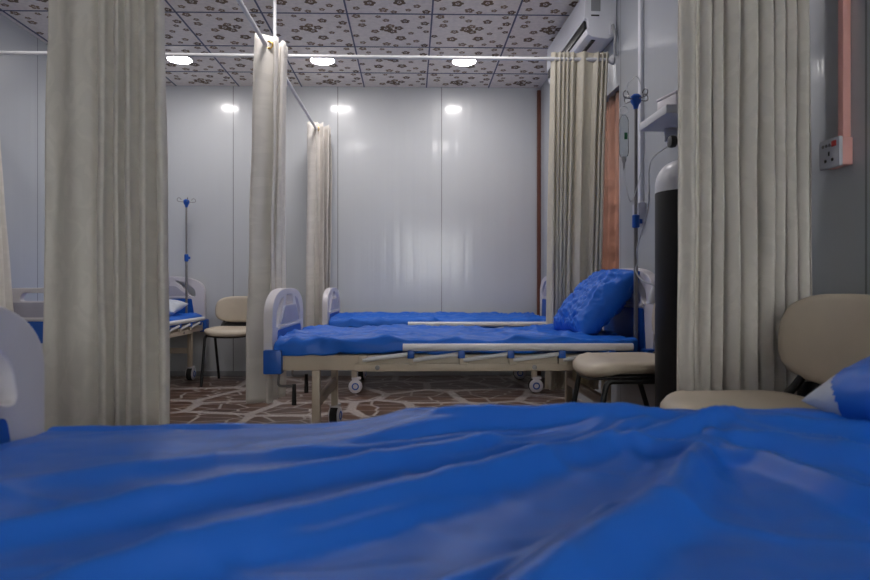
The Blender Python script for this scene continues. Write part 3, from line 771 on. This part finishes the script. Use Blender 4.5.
bm = BM(); tube(bm, crom([(hb.x, hb.y - .004, 1.47), (hb.x + .0, hb.y - .02, 1.40), (PX - .03, PY - .03, 1.30), (PX + .03, PY - .035, 1.55), (PX + .03, PY - .025, 1.80), (PX + .0, PY - .03, 1.935), (PX - .05, PY - .03, 1.90), (PX - .06, PY - .03, 1.86)]), .0022, 6); obj('tubing', bm, M['tube'], t)

# ------------------------------------------------------------------ right wall fittings
# shelf
t = thing('wall_shelf', 'small white wall shelf above the gas cylinder', 'shelf', (0, 0, 0))
bm = BM(); box(bm, 1.10, xr(2.8) - .004, 2.63, 2.95, 1.61, 1.648, .003); obj('board', bm, M['shelf'], t)
bm = BM(); box(bm, 1.20, xr(2.8) - .004, 2.68, 2.70, 1.55, 1.61, .002); obj('bracket', bm, M['shelf'], t)
bm = BM(); box(bm, 1.20, xr(2.8) - .004, 2.88, 2.90, 1.55, 1.61, .002); obj('bracket', bm, M['shelf'], t)
t = thing('sample_box', 'small white box on top of the wall shelf', 'box', (1.17, 2.66, 1.649), .2)
bm = BM(); box(bm, -.03, .11, -.02, .12, 0, .05, .004); obj('carton', bm, M['white_plastic'], t)
bm = BM(); box(bm, -.033, .113, -.023, .123, .05, .062, .004); obj('lid', bm, M['white_plastic'], t)
# far socket with its vertical trunking
yo = 3.50; xw = xr(yo)
tag(obj('cable_trunking', (lambda b: (box(b, xw - .022, xw - .001, yo - .02, yo + .02, 1.34, CEIL - .005, .003), b)[1])(BM()), M['ac']), 'white cable trunking down the wall behind the drip stand', 'trunking')
t = thing('wall_socket', 'grey wall socket low beside the drip stand trunking', 'wall socket', (xw - .001, yo, 1.285))
bm = BM(); box(bm, -.035, 0, -.05, .05, -.055, .055, .004); obj('back_box', bm, M['socket_grey'], t)
bm = BM(); box(bm, -.043, -.035, -.048, .048, -.052, .052, .003); fp = obj('faceplate', bm, M['socket_grey'], t)
bm = BM(); box(bm, -.046, -.042, -.012, .012, -.02, .02, .002); obj('rocker', bm, M['white_plastic'], fp)
# near socket (five-hole plate with switches) on a pink back box under pink trunking
yo = 1.925; xw = xr(yo); X0 = xw - .038
tag(obj('cable_trunking', (lambda b: (box(b, xw - .026, xw - .001, yo - .035, yo - .010, 1.328, CEIL - .005, .002), b)[1])(BM()), M['pink']), 'pink cable trunking running down to the near socket', 'trunking')
t = thing('wall_socket', 'white switched wall socket on a pink box beside the pleated curtain', 'wall socket', (xw - .001, yo, 1.283))
bm = BM(); box(bm, -.034, 0, -.044, .044, -.043, .043, .003); obj('back_box', bm, M['pink'], t)
bm = BM(); box(bm, -.046, -.034, -.047, .047, -.046, .046, .003); fp = obj('faceplate', bm, M['socket_grey'], t)
def disc(bm, y, z, r): lathe(bm, [(r, 0), (r, -.0012), (r * .5, -.0014)], (-.046, y, z), 12, 'X')
bm = BM()
for y, z in ((-.016, -.022), (.016, -.022)): disc(bm, y, z, .0055)
box(bm, -.0475, -.0455, -.003, .003, -.008, .006, .0008)
obj('pin_hole', bm, M['black'], fp)
for y in (.028, .012, -.003):
    bm = BM(); disc(bm, y, .026, .0055); obj('indicator', bm, M['dark_chrome'], fp)
bm = BM(); box(bm, -.049, -.0455, -.034, -.014, .018, .036, .001); obj('rocker_switch', bm, M['red'], fp)['label'] = 'red rocker switch'

# air conditioner
def ac():
    Y0, Y1 = 3.905, 4.88
    ang = math.atan(0.0277)
    t = thing('air_conditioner', 'white split air conditioner high on the wall above the ivory curtain', 'air conditioner', (xr(Y0) - .004, Y0, 0), ang)
    Ln = (Y1 - Y0)
    prof = [(0, 2.765), (-.185, 2.765), (-.20, 2.752), (-.205, 2.73), (-.205, 2.575), (-.188, 2.565), (-.182, 2.515), (-.196, 2.505), (-.185, 2.475), (-.155, 2.455), (-.06, 2.445), (0, 2.47)]
    bm = BM()
    prism(bm, [prof], 0.0, Ln, lambda u, v, q: Vector((u, q, v)))
    b = obj('casing', bm, M['ac'], t, 30, bevel=.003)
    bm = BM(); box(bm, -.2035, -.180, .03, Ln - .03, 2.512, 2.570, .002); obj('air_outlet', bm, M['black'], t)
    bm = BM(); box(bm, -.150, -.125, .04, Ln - .04, 2.447, 2.456, .001); obj('lower_slot', bm, M['black'], t)
    bm = BM(); box(bm, -.165, -.105, -.004, .002, 2.62, 2.74, .002); obj('end_grille', bm, M['ac_grey'], t)
    bm = BM(); box(bm, -.165, -.112, -.003, .002, 2.588, 2.597, .001); obj('end_slot', bm, M['black'], t)
    bm = BM(); box(bm, -.050, -.006, -.006, .002, 2.47, 2.56, .004); obj('pipe_cover', bm, M['ac'], t)
    bm = BM(); tube(bm, crom([(-.03, -.012, 2.53), (-.02, -.03, 2.46), (-.022, -.03, 2.38), (-.012, -.02, 2.33)]), .010, 10); obj('drain_hose', bm, M['ac_grey'], t)
ac()

# ------------------------------------------------------------------ daylight outside, camera, colour
w = bpy.data.worlds.new('sky'); sc.world = w; w.use_nodes = True
bg = w.node_tree.nodes['Background']; bg.inputs[0].default_value = (1.0, 0.92, 0.87, 1); bg.inputs[1].default_value = 11.0

cam = bpy.data.cameras.new('camera'); co = bpy.data.objects.new('camera', cam); C.objects.link(co)
co.location = (0, 0, .86); co.rotation_euler = (PI / 2, 0, -math.radians(1.1))
cam.sensor_width = 36; cam.lens = 36 * 615 / 870; cam.shift_x = 12.2 / 870; cam.shift_y = -3 / 870
cam.clip_start = .02
cam.dof.use_dof = True; cam.dof.focus_distance = 3.7; cam.dof.aperture_fstop = 4.5
sc.camera = co
vs = sc.view_settings; vs.view_transform = 'Standard'; vs.look = 'None'; vs.gamma = 1; vs.use_curve_mapping = False; vs.exposure = -0.08
